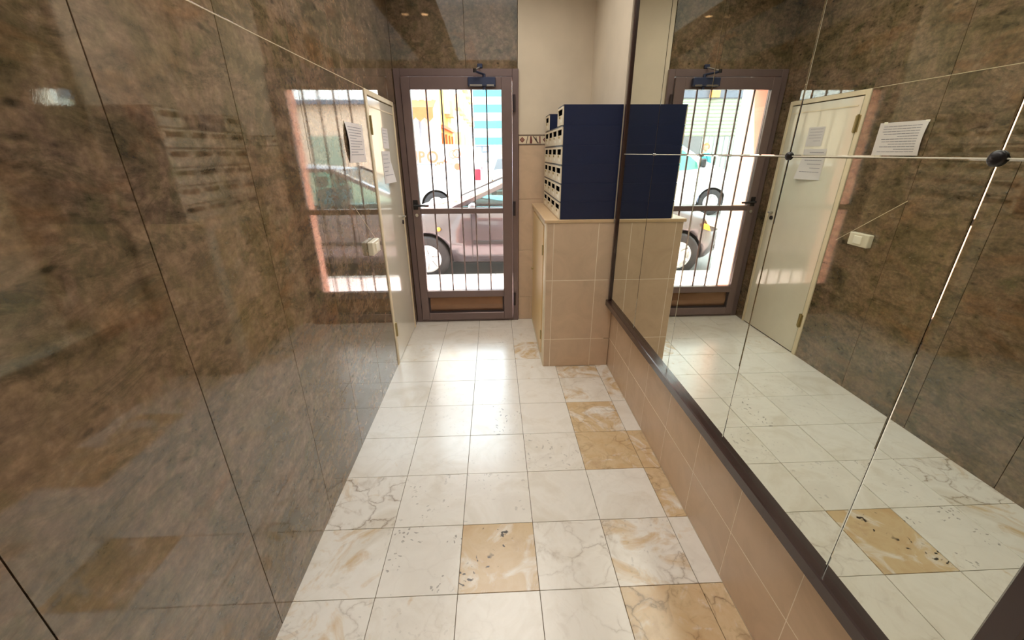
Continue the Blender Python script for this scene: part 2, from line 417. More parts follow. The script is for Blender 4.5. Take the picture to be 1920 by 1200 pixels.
# papers
def notice(name, label, y0, y1, z0, z1, x, curl=0.0, fold=0.0, lines=11):
    nU, nV = 12, 12
    t = thing(name, label, 'paper', (x, (y0 + y1) / 2, z0), group=None)
    bm = bmesh.new(); g = []
    yc = (y0 + y1) / 2
    def off(u, v):      # distance from the wall: curl lifts one side's middle, fold lifts a lower corner
        d = .0012 + curl * max(0, 1 - u * 2.2) * math.sin(math.pi * v) ** 1.0
        d += fold * max(0, (u * .8 + (1 - v)) - 1.1)
        return d
    for th in (0, 1):
        for i in range(nU + 1):
            for j in range(nV + 1):
                u, v = i / nU, j / nV
                g.append(bm.verts.new((off(u, v) + th * .0004, y0 + (y1 - y0) * u - yc, (z1 - z0) * v)))
    W = nV + 1; S = (nU + 1) * W
    for i in range(nU):
        for j in range(nV):
            a = i * W + j
            bm.faces.new((g[a], g[a + 1], g[a + W + 1], g[a + W])); bm.faces.new((g[S + a], g[S + a + W], g[S + a + W + 1], g[S + a + 1]))
    s = link('sheet', bm, M['paper'], t, True)
    bm = bmesh.new()
    for k in range(lines):
        v = .88 - k * (.76 / lines); u0 = .1; u1 = R.choice((.9, .88, .9, .7, .86))
        if k % 5 == 4: u1 = .55
        n = 8
        for q in range(n):
            ua, ub = u0 + (u1 - u0) * q / n, u0 + (u1 - u0) * (q + .93) / n
            pts = []
            for (u, vv) in ((ua, v), (ub, v), (ub, v + .018), (ua, v + .018)):
                pts.append(bm.verts.new((off(u, vv) + .0008, y0 + (y1 - y0) * u - yc, (z1 - z0) * vv)))
            bm.faces.new(pts)
    tag(link('printed_text', bm, M['ink'], s), kind='stuff')
    return t
wn = notice('wall_notice', 'white printed sheet taped to the marble slab above the switch box', 2.335, 2.637, 1.453, 1.652, LW, curl=.011)
for (yy, zz) in ((2.345, 1.648), (2.60, 1.65), (2.63, 1.458)):
    B('tape', .0015, .0022, yy - 2.486 - .012, yy - 2.486 + .012, zz - 1.453 - .006, zz - 1.453 + .006, M['label'], wn)
notice('door_notice', 'white printed sheet with a folded lower corner on the white utility door', 3.01, 3.24, 1.30, 1.512, LW + .002, fold=.04, lines=6)
notice('door_label', 'small faint printed label high on the white utility door', 3.08, 3.24, 1.53, 1.66, LW + .002, lines=5)
# switch box
sw = thing('switch_box', 'ivory surface-mounted light switch box on the marble wall', 'switch', (LW, 2.505, .93))
B('back_box', 0, .034, -.075, .075, 0, .08, M['plastic'], sw, .004)
B('rocker', .034, .040, -.03, .03, .015, .065, M['label'], sw, .002)
B('cable_clip', 0, .02, .075, .085, .03, .05, M['plastic'], sw, .001)

# ------------------------------------------------------------------ right wall
wr = tag(B('wall_right', RW + .0003, RW + .30, BACK - .1, FY, -.05, TOP, M['wall_joint']), 'right corridor wall with beige tiles below the mirror', 'wall', kind='structure')
ty = [.728 + .3005 * k for k in range(-13, 7)]
ty = [BACK] + [y for y in ty if y > BACK + .1] + [2.72]
for a, b in zip(ty, ty[1:]):
    for z0, z1 in ((0, .225), (.225, .675)):
        piece('wall_tile', RW - .0, RW + .01, a + .0014, b - .0014, z0 + .002, z1 - .002, M['tile'], wr, .0004)
for a, b in ((BACK, -1.5), (-1.5, -.57), (-.57, .345)):
    piece('slab', RW - .02, RW + .008, a + .0015, b - .0015, .677, TOP, M['marble'], wr, .001)
B('plaster', RW - .0, RW + .01, .345, 2.70, 2.49, TOP, M['plaster'], wr)
B('backing', RW + .0, RW + .01, .345, 2.70, .676, 2.49, M['grout_dark'], wr)
B('plaster', .788, RW + .01, 2.706, FY, 0, TOP, M['plaster'], wr)

# ------------------------------------------------------------------ mirror
mr = thing('wall_mirror', 'large wall mirror of several panes with round clips in a dark brown frame', 'mirror', (MX, 1.5, .49))
def local(o): o.location = (o.location[0] - MX, o.location[1] - 1.5, o.location[2] - .49); return o
py = [.386, .659, 1.150, 1.651, 2.145, 2.650]; pz = [.532, 1.487, 2.44]
for a, b in zip(py, py[1:]):
    for c, d in zip(pz, pz[1:]):
        bm = bmesh.new(); g = .0008; w = .0026; dp = .0006
        y0, y1, z0, z1 = a + g, b - g, c + g, d - g
        bk = [bm.verts.new((MX + .006, *p)) for p in ((y0, z0), (y1, z0), (y1, z1), (y0, z1))]
        sd_ = [bm.verts.new((MX + dp, *p)) for p in ((y0, z0), (y1, z0), (y1, z1), (y0, z1))]
        fr = [bm.verts.new((MX, *p)) for p in ((y0 + w, z0 + w), (y1 - w, z0 + w), (y1 - w, z1 - w), (y0 + w, z1 - w))]
        bm.faces.new(fr); bm.faces.new(bk[::-1])
        for i in range(4):
            k = (i + 1) % 4
            bm.faces.new((sd_[i], sd_[k], fr[k], fr[i])); bm.faces.new((bk[i], bk[k], sd_[k], sd_[i]))
        local(link('mirror_pane', bm, M['mirror'], mr))
local(B('backboard', MX + .008, RW - .001, .38, 2.65, .50, 2.46, M['grout_dark'], mr))
local(B('joint_strip', MX - .0002, MX + .004, .388, 2.650, 1.4861, 1.4879, M['label'], mr))
def rail(name, y0, y1, z0, z1, out=.026):
    bm = bmesh.new(); box(bm, MX - out, RW - .001, y0, y1, z0, z1, .004)
    local(link(name, bm, M['frame'], mr))
rail('bottom_rail', .346, 2.682, .492, .535)
rail('top_rail', .346, 2.682, 2.44, 2.482)
rail('side_rail', 2.652, 2.682, .5355, 2.4395, .012)
rail('side_rail', .346, .388, .5355, 2.4395)
for yy, r in ((.659, .0125), (1.150, .0105), (1.651, .007), (2.145, .006)):
    bm = bmesh.new(); lathe(bm, [(0.0005, -.008), (r * .7, -.0075), (r, -.004), (r, 0.0), (.0005, 0.0)], (MX, yy, 1.487), 'X', 20)
    local(link('clip', bm, M['black'] if r > .01 else M['chrome'], mr, True))

# ------------------------------------------------------------------ far wall
wf = tag(B('wall_far', LW - .3, LW + .055 - .003, FY + .012, FY + .03, 0, 2.1, M['grout_dark']), 'entrance end wall around the glazed door', 'wall', kind='structure')
B('masonry', LW - .3, LW + .002, FY + .03, 4.05, -.1, TOP + 4, M['facade'], wf)
B('masonry', .212, RW + .3, FY + .03, 4.05, -.1, TOP + 4, M['facade'], wf)
B('masonry', LW + .002, .212, FY + .03, 4.05, 2.10, TOP + 4, M['facade'], wf)
for a, b in ((LW, -.20), (-.20, .200)):
    piece('slab', a + .0008, b - .0008, FY - .004, FY + .028, 2.100, TOP, M['marble'], wf, .001)
B('plaster', .203, .788, FY, FY + .03, 1.636, TOP, M['plaster'], wf)
for z0, z1 in ((0, .225), (.225, .675), (.675, 1.125), (1.125, 1.556)):
    for x0, x1 in ((.212, .51), (.51, .788)):
        piece('wall_tile', x0 + .001, x1 - .001, FY, FY + .03, z0 + .001, z1 - .001, M['tile'], wf, .0008)
for k in range(3):
    x0 = .212 + k * .192
    bt = B('border_tile', x0 + .0005, x0 + .1915, FY - .002, FY + .03, 1.557, 1.635, M['trimc'], wf)
    y = FY - .0032
    B('border_line', x0 + .001, x0 + .191, y, FY - .002, 1.6255, 1.634, M['greyglaze'], bt)
    B('border_line', x0 + .001, x0 + .191, y, FY - .002, 1.558, 1.5655, M['greyglaze'], bt)
    bm = bmesh.new(); cx, cz = x0 + .028, 1.5955
    for (r0, r1, mi) in ((.0, .008, 1), (.011, .022, 0)):
        for q in range(4):
            a0, a1 = math.pi / 2 * q, math.pi / 2 * (q + 1)
            pts = [(cx + r0 * math.cos(a0), cz + r0 * math.sin(a0)), (cx + r1 * math.cos(a0), cz + r1 * math.sin(a0)), (cx + r1 * math.cos(a1), cz + r1 * math.sin(a1)), (cx + r0 * math.cos(a1), cz + r0 * math.sin(a1))]
            if r0 == 0: pts = pts[1:] + [(cx, cz)]
            prism(bm, pts, 'Y', y - .0004, FY - .002)
    link('border_motif', bm, M['maroon'], bt)
    bm = bmesh.new()
    prism(bm, [(cx + .030, 1.568), (cx + .037, 1.568), (cx + .050, 1.624), (cx + .043, 1.624)], 'Y', y - .0004, FY - .002)
    prism(bm, [(cx + .086, 1.622), (cx + .094, 1.624), (cx + .140, 1.570), (cx + .126, 1.568)], 'Y', y - .0004, FY - .002)
    prism(bm, [(cx + .106, 1.592), (cx + .114, 1.624), (cx + .124, 1.590)], 'Y', y - .0004, FY - .002)
    link('border_motif', bm, M['greyglaze'], bt)
    bm = bmesh.new()
    prism(bm, [(cx + .062, 1.568), (cx + .082, 1.568), (cx + .084, 1.590), (cx + .076, 1.624), (cx + .066, 1.622)], 'Y', y - .0004, FY - .002)
    prism(bm, [(cx + .142, 1.568), (cx + .152, 1.568), (cx + .150, 1.624), (cx + .140, 1.622)], 'Y', y - .0004, FY - .002)
    link('border_motif', bm, M['maroon'], bt)
# outer reveal lining
B('reveal', LW + .002, LW + .022, FY + .05, 4.052, 0, 2.1, M['reveal'], wf)
B('reveal', .192, .212, FY + .05, 4.052, 0, 2.1, M['reveal'], wf)
B('reveal', LW + .022, .192, FY + .05, 4.052, 2.078, 2.1, M['reveal'], wf)

# ceiling, back wall
tag(B('ceiling', LW - .3, RW + .3, BACK - .1, FY + .03, TOP, TOP + .12, M['ceiling']), 'plain plaster ceiling of the corridor', 'ceiling', kind='structure')
tag(B('wall_back', LW - .3, RW + .3, BACK - .2, BACK, -.05, TOP, M['plaster']), 'plain plastered wall behind the viewer', 'wall', kind='structure')
for i, (lx, ly) in enumerate(LAMPS):
    t = thing('ceiling_spotlight', ['small recessed ceiling spotlight nearest the entrance door', 'added unseen ceiling spotlight above the viewer', 'added unseen ceiling spotlight behind the viewer'][i], 'lamp', (lx, ly, TOP), group='recessed ceiling spotlights')
    bm = bmesh.new(); lathe(bm, [(.040, 0), (.055, 0), (.055, -.008), (.042, -.012), (.040, -.004), (.040, 0)], (0, 0, 0), 'Z', 24); link('bezel', bm, M['chrome'], t, True)
    C('bulb', (0, 0, -.001), (0, 0, -.006), .039, M['lamp_on'], t)
t = thing('added_fill_panel', 'added unseen ceiling fill panel over the corridor', 'lamp', (.03, 1.85, TOP))  # added out-of-view panel that carries the corridor fill light
B('fill_housing', -.54, -.51, -1.5, 1.5, -.06, 0, M['cream'], t, .002)
B('fill_housing', .51, .54, -1.5, 1.5, -.06, 0, M['cream'], t, .002)
B('fill_housing', -.51, .51, -1.5, -1.47, -.06, 0, M['cream'], t, .002)
B('fill_housing', -.51, .51, 1.47, 1.5, -.06, 0, M['cream'], t, .002)
B('fill_diffuser', -.51, .51, -1.47, 1.47, -.055, -.03, M['fill_glow'], t, .002)

# ------------------------------------------------------------------ entrance door
ed = thing('door_1', 'bronze aluminium entrance door glazed behind vertical security bars', 'door', (0, 0, 0), kind='structure')
X0, X1, ZT = -.757, .208, 2.098
B('door_frame', X0, X0 + .05, FY - .025, FY + .045, 0, ZT, M['alu'], ed, .003)
B('door_frame', X1 - .05, X1, FY - .025, FY + .045, 0, ZT, M['alu'], ed, .003)
B('door_frame', X0 + .05, X1 - .05, FY - .025, FY + .045, 2.045, ZT, M['alu'], ed, .003)
B('threshold', X0 + .05, X1 - .05, FY - .02, FY + .05, 0, .022, M['alu'], ed, .002)
lf = thing('leaf', None, None); lf.parent = ed
LX0, LX1 = -.703, .155
B('stile', LX0, -.636, FY - .045, FY + .008, .026, 2.041, M['alu'], lf, .003)
B('stile', .072, LX1, FY - .045, FY + .008, .026, 2.041, M['alu'], lf, .003)
B('rail', -.636, .072, FY - .045, FY + .008, 1.955, 2.041, M['alu'], lf, .003)
B('rail', -.636, .072, FY - .045, FY + .008, 1.012, 1.056, M['alu'], lf, .003)
B('rail', -.636, .072, FY - .045, FY + .008, .250, .312, M['alu'], lf, .003)
B('rail', -.636, .072, FY - .045, FY + .008, .026, .094, M['alu'], lf, .003)
PR('kick_panel', [(FY - .012, .094), (FY - .026, .17), (FY - .012, .250), (FY + .004, .250), (FY + .004, .094)], 'X', -.622, .066, M['alu_pane'], lf)
B('panel_bead', -.636, -.622, FY - .03, FY - .0, .094, .250, M['alu_dark'], lf)
B('panel_bead', .058, .072, FY - .03, FY - .0, .094, .250, M['alu_dark'], lf)
B('panel_bead', -.622, .058, FY - .036, FY - .0, .094, .108, M['alu_dark'], lf)
B('glass_pane', -.636, .072, FY - .022, FY - .017, 1.056, 1.955, M['glass'], lf)
B('glass_pane', -.636, .072, FY - .022, FY - .017, .312, 1.012, M['glass'], lf)
for k in range(5):
    xb = -.636 + .708 * (k + 1) / 6
    piece('security_bar', xb - .006, xb + .006, FY - .012, FY + .000, .312, 1.012, M['alu'], lf, .001)
    piece('security_bar', xb - .006, xb + .006, FY - .012, FY + .000, 1.056, 1.955, M['alu'], lf, .001)
bm = bmesh.new()
cyl(bm, (-.672, FY - .045, 1.088), (-.672, FY - .088, 1.088), .010, n=12); cyl(bm, (-.680, FY - .085, 1.088), (-.555, FY - .085, 1.085), .010, .008, n=12)
box(bm, -.692, -.652, FY - .053, FY - .045, 1.05, 1.13, .003)
link('handle', bm, M['black'], lf, False)
C('lock_cylinder', (-.667, FY - .045, 1.005), (-.667, FY - .058, 1.005), .014, M['chrome'], lf)
for hz in (1.86, 1.05, .22):
    C('hinge', (.172, FY - .04, hz - .06), (.172, FY - .04, hz + .06), .011, M['alu_dark'], lf, n=12)
dc = thing('door_closer', 'blue-grey hydraulic door closer with folding arm above the entrance door', 'door closer', (-.07, FY - .045, 1.97))
B('closer_body', -.115, .10, -.045, 0, .0, .062, M['closer'], dc, .006)
B('cover_strip', -.10, -.005, -.047, -.045, -.0, .012, M['chrome'], dc)
B('cover_strip', .03, .085, -.047, -.045, -.0, .012, M['chrome'], dc)
C('spindle', (.01, -.022, -.02), (.01, -.022, .085), .013, M['closer'], dc)
bm = bmesh.new(); cyl(bm, (.01, -.022, .082), (-.055, -.13, .086), .008, n=8); link('arm', bm, M['closer'], dc)
bm = bmesh.new(); cyl(bm, (-.055, -.13, .090), (-.02, .012, .135), .006, n=8); link('arm', bm, M['chrome'], dc)
B('bracket', -.04, .0, .018, .040, .131, .160, M['closer'], dc, .003)
C('elbow', (-.055, -.13, .078), (-.055, -.13, .102), .012, M['black'], dc)

# ------------------------------------------------------------------ tiled cabinet and mailboxes
CX0, CX1, CY0 = .343, .786, 2.692
cb = thing('meter_cabinet', 'beige tiled cabinet with a maple door and stone top under the mailboxes', 'cabinet', (CX0, CY0, 0))
def cl(o): o.location = (o.location[0] - CX0, o.location[1] - CY0, o.location[2]); return o
cl(B('carcass', CX0 + .0003, CX1, CY0 + .0003, FY - .002, 0, 1.068, M['wall_joint'], cb))
for x0, x1 in ((CX0, .39), (.39, .69), (.69, .828)):
    for z0, z1 in ((0, .225), (.225, .675), (.675, 1.068)):
        o = piece('wall_tile', x0 + .0018, x1 - .0018, CY0, CY0 + .011, z0 + .002, z1 - .002, M['tile'], cb, .0005); cl(o)
cl(B('worktop', CX0 - .016, CX1, CY0 - .006, FY - .002, 1.068, 1.090, M['stone_top'], cb, .003))
cl(B('door_surround', CX0 - .004, CX0 + .012, CY0 + .011, 2.80, .0, 1.068, M['trimc'], cb, .001))
cl(B('door_surround', CX0 - .004, CX0 + .012, 3.55, FY - .002, .0, 1.068, M['trimc'], cb, .001))
cl(B('door_surround', CX0 - .004, CX0 + .012, 2.80, 3.55, 1.035, 1.068, M['trimc'], cb, .001))
cl(B('door_surround', CX0 - .004, CX0 + .012, 2.80, 3.55, .0, .06, M['trimc'], cb, .001))
cdr = cl(B('door', CX0 - .010, CX0 + .008, 2.803, 3.547, .063, 1.032, M['wood'], cb, .001))
o = C('knob', (CX0 - .010, 3.49, .55), (CX0 - .028, 3.49, .55), .010, M['brass'], cdr); 
o = B('hinge', CX0 - .016, CX0 - .008, 2.80, 2.815, .83, .90, M['brass'], cdr)
o = B('hinge', CX0 - .016, CX0 - .008, 2.80, 2.815, .18, .25, M['brass'], cdr)

MBX, MBD, MBY, MBW, MBZ, MBH = .425, .360, 2.697, .2205, 1.0905, .112
def make_mailbox():
    t = thing('mailbox', '', 'mailbox')
    g = .0001
    bm = bmesh.new(); box(bm, .004, MBD, g, MBW - g, g, MBH - g); link('body', bm, M['navy'], t)
    bm = bmesh.new()        # cream door with a real slot opening built from four bars
    y0, y1, z0, z1 = .004, MBW - .004, .003, MBH - .009
    s0, s1, t0, t1 = .026, MBW - .026, .058, .091
    box(bm, -.004, .003, y0, y1, z0, t0); box(bm, -.004, .003, y0, y1, t1, z1)
    box(bm, -.004, .003, y0, s0, t0, t1); box(bm, -.004, .003, s1, y1, t0, t1)
    d = link('door', bm, M['cream'], t)
    B('slot', .0008, .003, s0, s1, t0, t1, M['slot'], d)
    B('slot_flap', -.006, -.004, s0 + .004, s1 - .004, t1 + .0005, t1 + .003, M['cream'], d)
    C('lock', (-.004, MBW * .5, .048), (-.010, MBW * .5, .048), .007, M['brass'], d, n=10)
    B('name_plate', -.0052, -.004, .045, .105, .018, .034, M['label'], d)
    B('front_rim', -.001, .004, g, MBW - g, MBH - .0085, MBH - g, M['rimgrey'], t)
    return t
def copy_tree(o, parent=None):
    c = o.copy(); COL.objects.link(c); c.parent = parent
    for ch in [x for x in bpy.data.objects if x.parent is o]:
        copy_tree(ch, c)
    return c
mb0 = make_mailbox(); first = True
rows = ['bottom', 'second', 'third', 'fourth', 'fifth', 'top']
cols = ['nearest the viewer', 'second from the viewer', 'second from the door end', 'nearest the entrance door']
for r in range(6):
    for c in range(4):
        if r == 5 and c in (1, 2): continue
        o = mb0 if first else copy_tree(mb0); first = False
        o.location = (MBX, MBY + c * MBW, MBZ + r * MBH)
        o['label'] = f'cream-fronted navy mailbox, {rows[r]} row, {cols[c]}'
        o['group'] = 'navy mailboxes stacked on the cabinet'

# ------------------------------------------------------------------ street
GZ = -.13
tag(B('road', -40, 40, 5.27, 13.4, GZ - .1, GZ, M['asphalt']), 'grey asphalt street in front of the entrance', 'road', kind='structure')
tag(B('road', -1.9, 40, 13.4, 110, GZ - .1, GZ + .001, M['asphalt']), 'side street running away from the entrance', 'road', kind='structure')
pv = tag(B('pavement', -12, 12, FY + .05, 5.17, GZ - .1, -.012, M['kerb']), 'pale pink tiled pavement outside the door', 'pavement', kind='structure')
for i in range(-8, 9):
    for j in range(4):
        x0, y0 = -.30 + i * .30, 4.06 + j * .2775
        piece('paving_slab', x0 + .002, x0 + .298, y0 + .002, y0 + .2755, -.011, 0, M['paving'], pv, .001)
B('doorstep', LW + .022, .192, FY + .05, 4.058, -.011, .004, M['paving'], pv)
for i in range(-6, 7):
    piece('kerb_stone', i * .9 + .002, i * .9 + .898, 5.172, 5.27, GZ - .05, .0, M['kerb'], pv, .004)
pf = tag(B('pavement', -30, -1.9, 13.4, 15.0, GZ - .1, -.02, M['paving']), 'pavement across the street', 'pavement', kind='structure')
B('kerb_stone', -30, -1.9, 13.3, 13.4, GZ - .1, -.015, M['kerb'], pf)
pf2 = tag(B('pavement', 2.2, 30, 13.4, 15.0, GZ - .1, -.02, M['paving']), 'pavement at the corner to the right across the street', 'pavement', kind='structure')
# own facade either side of the doorway
fc = tag(B('facade', -9, LW - .3, FY + .03, 4.05, -.1, TOP + 4, M['facade']), 'outer face of the apartment building around the entrance', 'facade', kind='structure')
B('facade_panel', RW + .3, 9, FY + .03, 4.05, -.1, TOP + 4, M['facade'], fc)

B('pilaster', LW - .12, LW + .012, 4.052, 4.22, 0, 2.6, M['bwhite'], fc)
# ---- cars
def loft(bm, stations, ring):
    """stations: list of dicts; ring(st) -> list of (y,z). Closed solid along x."""
    rings = [[bm.verts.new((st['x'], y, z)) for y, z in ring(st)] for st in stations]
    n = len(rings[0])
    for a, b in zip(rings, rings[1:]):
        for i in range(n): bm.faces.new((a[i], a[(i + 1) % n], b[(i + 1) % n], b[i]))
    bm.faces.new(rings[0][::-1]); bm.faces.new(rings[-1])
def interp(tab, x):
    for (x0, *a), (x1, *b) in zip(tab, tab[1:]):
        if x <= x1:
            f = 0 if x1 == x0 else max(0, (x - x0) / (x1 - x0)); f = f * f * (3 - 2 * f)
            return [p + (q - p) * f for p, q in zip(a, b)]
    return list(tab[-1][1:])
def cut_wheels(o, xs, r, W):
    cutters = []
    for x in xs:
        for s in (-1, 1):
            bm = bmesh.new(); cyl(bm, (x, s * (W - .26), r * .98), (x, s * (W + .1), r * .98), r * 1.17, n=32)
            c = link('cutter', bm, M['archm']); c.parent = o.parent; cutters.append(c)
            md = o.modifiers.new('b', 'BOOLEAN'); md.operation = 'DIFFERENCE'; md.object = c; md.solver = 'EXACT'
    bpy.context.view_layer.update()
    dg = bpy.context.evaluated_depsgraph_get()
    me = bpy.data.meshes.new_from_object(o.evaluated_get(dg))
    o.modifiers.clear(); old = o.data; o.data = me
    for c in cutters: bpy.data.objects.remove(c)
    # liner faces: those inside the arch
    if len(me.materials) < 2: me.materials.append(M['archm'])
    me.materials[1] = M['archm'] if len(me.materials) > 1 else M['archm']
    for p in me.polygons:
        c = p.center; inside = any(abs(math.hypot(c.x - x, c.z - r * .98) - 0) < r * 1.172 for x in xs)
        if inside and abs(c.y) < W + .05 and (abs(p.normal.y) > .9 and abs(c.y) < W - .2 or abs(p.normal.y) < .3):
            p.material_index = 1; p.use_smooth = False
def wheel(parent, x, y, r, s):
    w = bmesh.new(); lathe(w, [(r * .62, -.09), (r * .9, -.1), (r, -.08), (r, .08), (r * .9, .1), (r * .62, .09), (r * .62, -.09)], (x, y, r), 'Y', 32)
    wo = link('wheel', w, M['tyre'], parent, True)
    bm = bmesh.new()
    yo = y + s * .07
    lathe(bm, [(r * .62, s * .02), (r * .56, s * .025), (r * .55, -s * .03), (.002, -s * .03)], (x, yo, r), 'Y', 32)
    cyl(bm, (x, yo - s * .02, r), (x, yo + s * .015, r), r * .14, n=12)
    for k in range(7):
        a = 2 * math.pi * k / 7; dx, dz = math.cos(a), math.sin(a); px, pz_ = -dz * .022, dx * .022
        vs = []
        for (q, wd) in ((.1, 1.2), (.58, .8)):
            for sg in (-1, 1):
                for yy in (yo - s * .01, yo + s * .012):
                    vs.append(bm.verts.new((x + dx * r * q + sg * px * wd, yy, r + dz * r * q + sg * pz_ * wd)))
        for q in ((0, 1, 3, 2), (4, 6, 7, 5), (0, 2, 6, 4), (1, 5, 7, 3), (0, 4, 5, 1), (2, 3, 7, 6)):
            bm.faces.new([vs[i] for i in q])
    link('rim', bm, M['rim'], wo)
def quad_panel(name, pts, th, mat, parent):
    """thin solid panel from 4+ coplanar-ish 3D points, thickness th along its normal"""
    P = [Vector(p) for p in pts]; nrm = (P[1] - P[0]).cross(P[2] - P[0]).normalized() * th
    bm = bmesh.new(); A = [bm.verts.new(p) for p in P]; Q = [bm.verts.new(p + nrm) for p in P]; n = len(P)
    bm.faces.new(A[::-1]); bm.faces.new(Q)
    for i in range(n): bm.faces.new((A[i], A[(i + 1) % n], Q[(i + 1) % n], Q[i]))
    return link(name, bm, mat, parent)
def bar3(bm, a, b, w, h):
    a, b = Vector(a), Vector(b); ax = (b - a).normalized(); u = ax.cross(Vector((0, 0, 1))).normalized() * w / 2; v = ax.cross(u).normalized() * h / 2
    vs = [bm.verts.new(p + su * u + sv * v) for p in (a, b) for su, sv in ((-1, -1), (1, -1), (1, 1), (-1, 1))]
    for q in ((0, 3, 2, 1), (4, 5, 6, 7), (0, 1, 5, 4), (1, 2, 6, 5), (2, 3, 7, 6), (3, 0, 4, 7)): bm.faces.new([vs[i] for i in q])

def make_hatch(name, label, loc, rz, paint):
    """five-door hatchback, nose towards -x; origin under its centre, z = street"""
    t = thing(name, label, 'car', loc, rz)
    W = .86; r = .30; xf, xr = -1.33, 1.27
    top = [(-2.08, .52, .42), (-2.0, .64, .62), (-1.75, .82, .78), (-1.2, .95, .84), (-.9, .99, .86), (0, .98, .86), (1.2, .98, .86), (1.75, .96, .83), (2.0, .86, .72), (2.08, .68, .6)]
    st = []
    xs = sorted(set([-2.08, -2.04, -1.98, -1.9, -1.75, -1.6, -1.4, -1.2, -1.0, -.8, -.4, 0, .4, .8, 1.2, 1.5, 1.75, 1.9, 2.0, 2.05, 2.08]))
    for x in xs:
        zt, w = interp([(a, b, c) for a, b, c in top], x); st.append(dict(x=x, zt=zt, w=w))
    def ring(s):
        w, zt = s['w'], s['zt']; zb = .20 if abs(s['x']) < 1.9 else .26
        h = [(w * .80, zb), (w * .97, zb + .06), (w, zb + .18), (w, .52 if zt > .6 else zt * .8), (w * .985, min(zt - .10, .66)), (w * .95, zt - .04), (w * .80, zt), (w * .4, zt + .025)]
        return [(y, z) for y, z in h] + [(-y, z) for y, z in reversed(h)]
    bm = bmesh.new(); loft(bm, st, ring); body = link('body', bm, paint, t, True)
    cut_wheels(body, (xf, xr), r, W)
    for x in (xf, xr):
        for s in (-1, 1): wheel(t, x, s * (W - .11), r, s)
    # greenhouse
    zb, zr = .965, 1.43
    A0, A1, R0, R1 = -.98, .14, 1.40, 1.88     # windscreen base, roof front, roof rear, tailgate base
    wb, wt = .80, .60
    bm = bmesh.new()
    rs = [dict(x=A1 - .05, z=zr - .035, w=wt), dict(x=A1 + .1, z=zr, w=wt + .01), dict(x=.6, z=zr + .03, w=wt + .02), dict(x=R0, z=zr, w=wt + .01), dict(x=R0 + .12, z=zr - .03, w=wt)]
    loft(bm, rs, lambda s: [(s['w'] + .03, s['z'] - .02), (s['w'] - .03, s['z'] + .02), (0, s['z'] + .035), (-s['w'] + .03, s['z'] + .02), (-s['w'] - .03, s['z'] - .02), (-s['w'] + .04, s['z'] - .03), (0, s['z'] + .005), (s['w'] - .04, s['z'] - .03)])
    link('roof', bm, paint, t, True)
    for s in (-1, 1):
        bm = bmesh.new()
        bar3(bm, (A0, s * wb, zb - .02), (A1, s * wt, zr - .01), .07, .05)
        bar3(bm, (.62, s * (wb + .01), zb - .02), (.58, s * (wt + .02), zr + .01), .05, .07)
        bar3(bm, (R1, s * wb, zb - .05), (R0, s * wt, zr), .12, .14)
        bar3(bm, (A1 - .03, s * (wt + .005), zr - .005), (R0 + .03, s * (wt + .005), zr - .005), .05, .04)
        link('pillar', bm, paint, t)
        y0, y1 = s * wb, s * wt
        quad_panel('side_window', [(A0 + .12, y0, zb), (.60, y0, zb), (.57, y1, zr), (A1 + .02, y1, zr)], .006, M['cglass'], t)
        quad_panel('side_window', [(.64, y0, zb), (R1 - .12, y0, zb), (R0, y1, zr), (.61, y1, zr)], .006, M['cglass'], t)
        bm = bmesh.new(); lathe(bm, [(.001, -.05), (.05, -.04), (.075, 0), (.07, .05), (.001, .06)], (A0 + .28, s * (W + .07), .97), 'X', 14); box(bm, A0 + .26, A0 + .32, min(s * (W - .08), s * (W + .03)), max(s * (W - .08), s * (W + .03)), .93, .95)
        link('wing_mirror', bm, paint, t, True)
        bm = bmesh.new(); yy = s * (W + .004)
        for xd in (-.72, .56, 1.02):
            box(bm, xd, xd + .008, min(yy - .004, yy), max(yy - .004, yy), .28, .90)
        link('door_seam', bm, M['black'], t)
        B('door_handle', .40, .54, min(s * (W + .022), s * (W - .01)), max(s * (W + .022), s * (W - .01)), .80, .825, paint, t, .004)
        B('door_handle', .86, 1.0, min(s * (W + .022), s * (W - .01)), max(s * (W + .022), s * (W - .01)), .80, .825, paint, t, .004)
        B('rubbing_strip', -.70, .95, min(s * (W + .012), s * (W - .005)), max(s * (W + .012), s * (W - .005)), .50, .545, M['black'], t, .004)
        bm = bmesh.new(); lathe(bm, [(.001, .0), (.03, .0), (.022, .016), (.001, .02)] if s > 0 else [(.001, .0), (.03, .0), (.022, -.016), (.001, -.02)], (-.90 - .25, s * (W - .002), .70), 'Y', 14)
        link('side_indicator', bm, M['orange_l'], t, True)
        # head and tail lamps wrap round the corners
        prismy = [(-2.03, .60), (-1.72, .70), (-1.66, .80), (-1.86, .775), (-1.99, .72)]
        bm = bmesh.new(); prism(bm, prismy, 'Y', *sorted((s * .50, s * .775))); link('headlamp', bm, M['lampw'], t)
        bm = bmesh.new(); prism(bm, [(-1.76, .62), (-1.66, .65), (-1.64, .73), (-1.72, .71)], 'Y', *sorted((s * .70, s * .80))); link('indicator', bm, M['orange_l'], t)
        bm = bmesh.new(); prism(bm, [(1.86, .62), (2.03, .62), (1.99, .86), (1.86, .90)], 'Y', *sorted((s * .55, s * .79))); link('tail_lamp', bm, M['red_l'], t)
    quad_panel('windscreen', [(A0, -wb, zb), (A0, wb, zb), (A1, wt, zr), (A1, -wt, zr)], .006, M['cglass'], t)
    quad_panel('rear_window', [(R1, wb, zb), (R1, -wb, zb), (R0, -wt, zr), (R0, wt, zr)], .006, M['cglass'], t)
    B('bumper', -2.10, -1.98, -.60, .60, .30, .42, M['black'], t, .02)
    B('grille', -2.085, -2.0, -.34, .34, .50, .57, M['black'], t, .01)
    B('number_plate', -2.112, -2.10, -.26, .26, .33, .40, M['paper'], t)
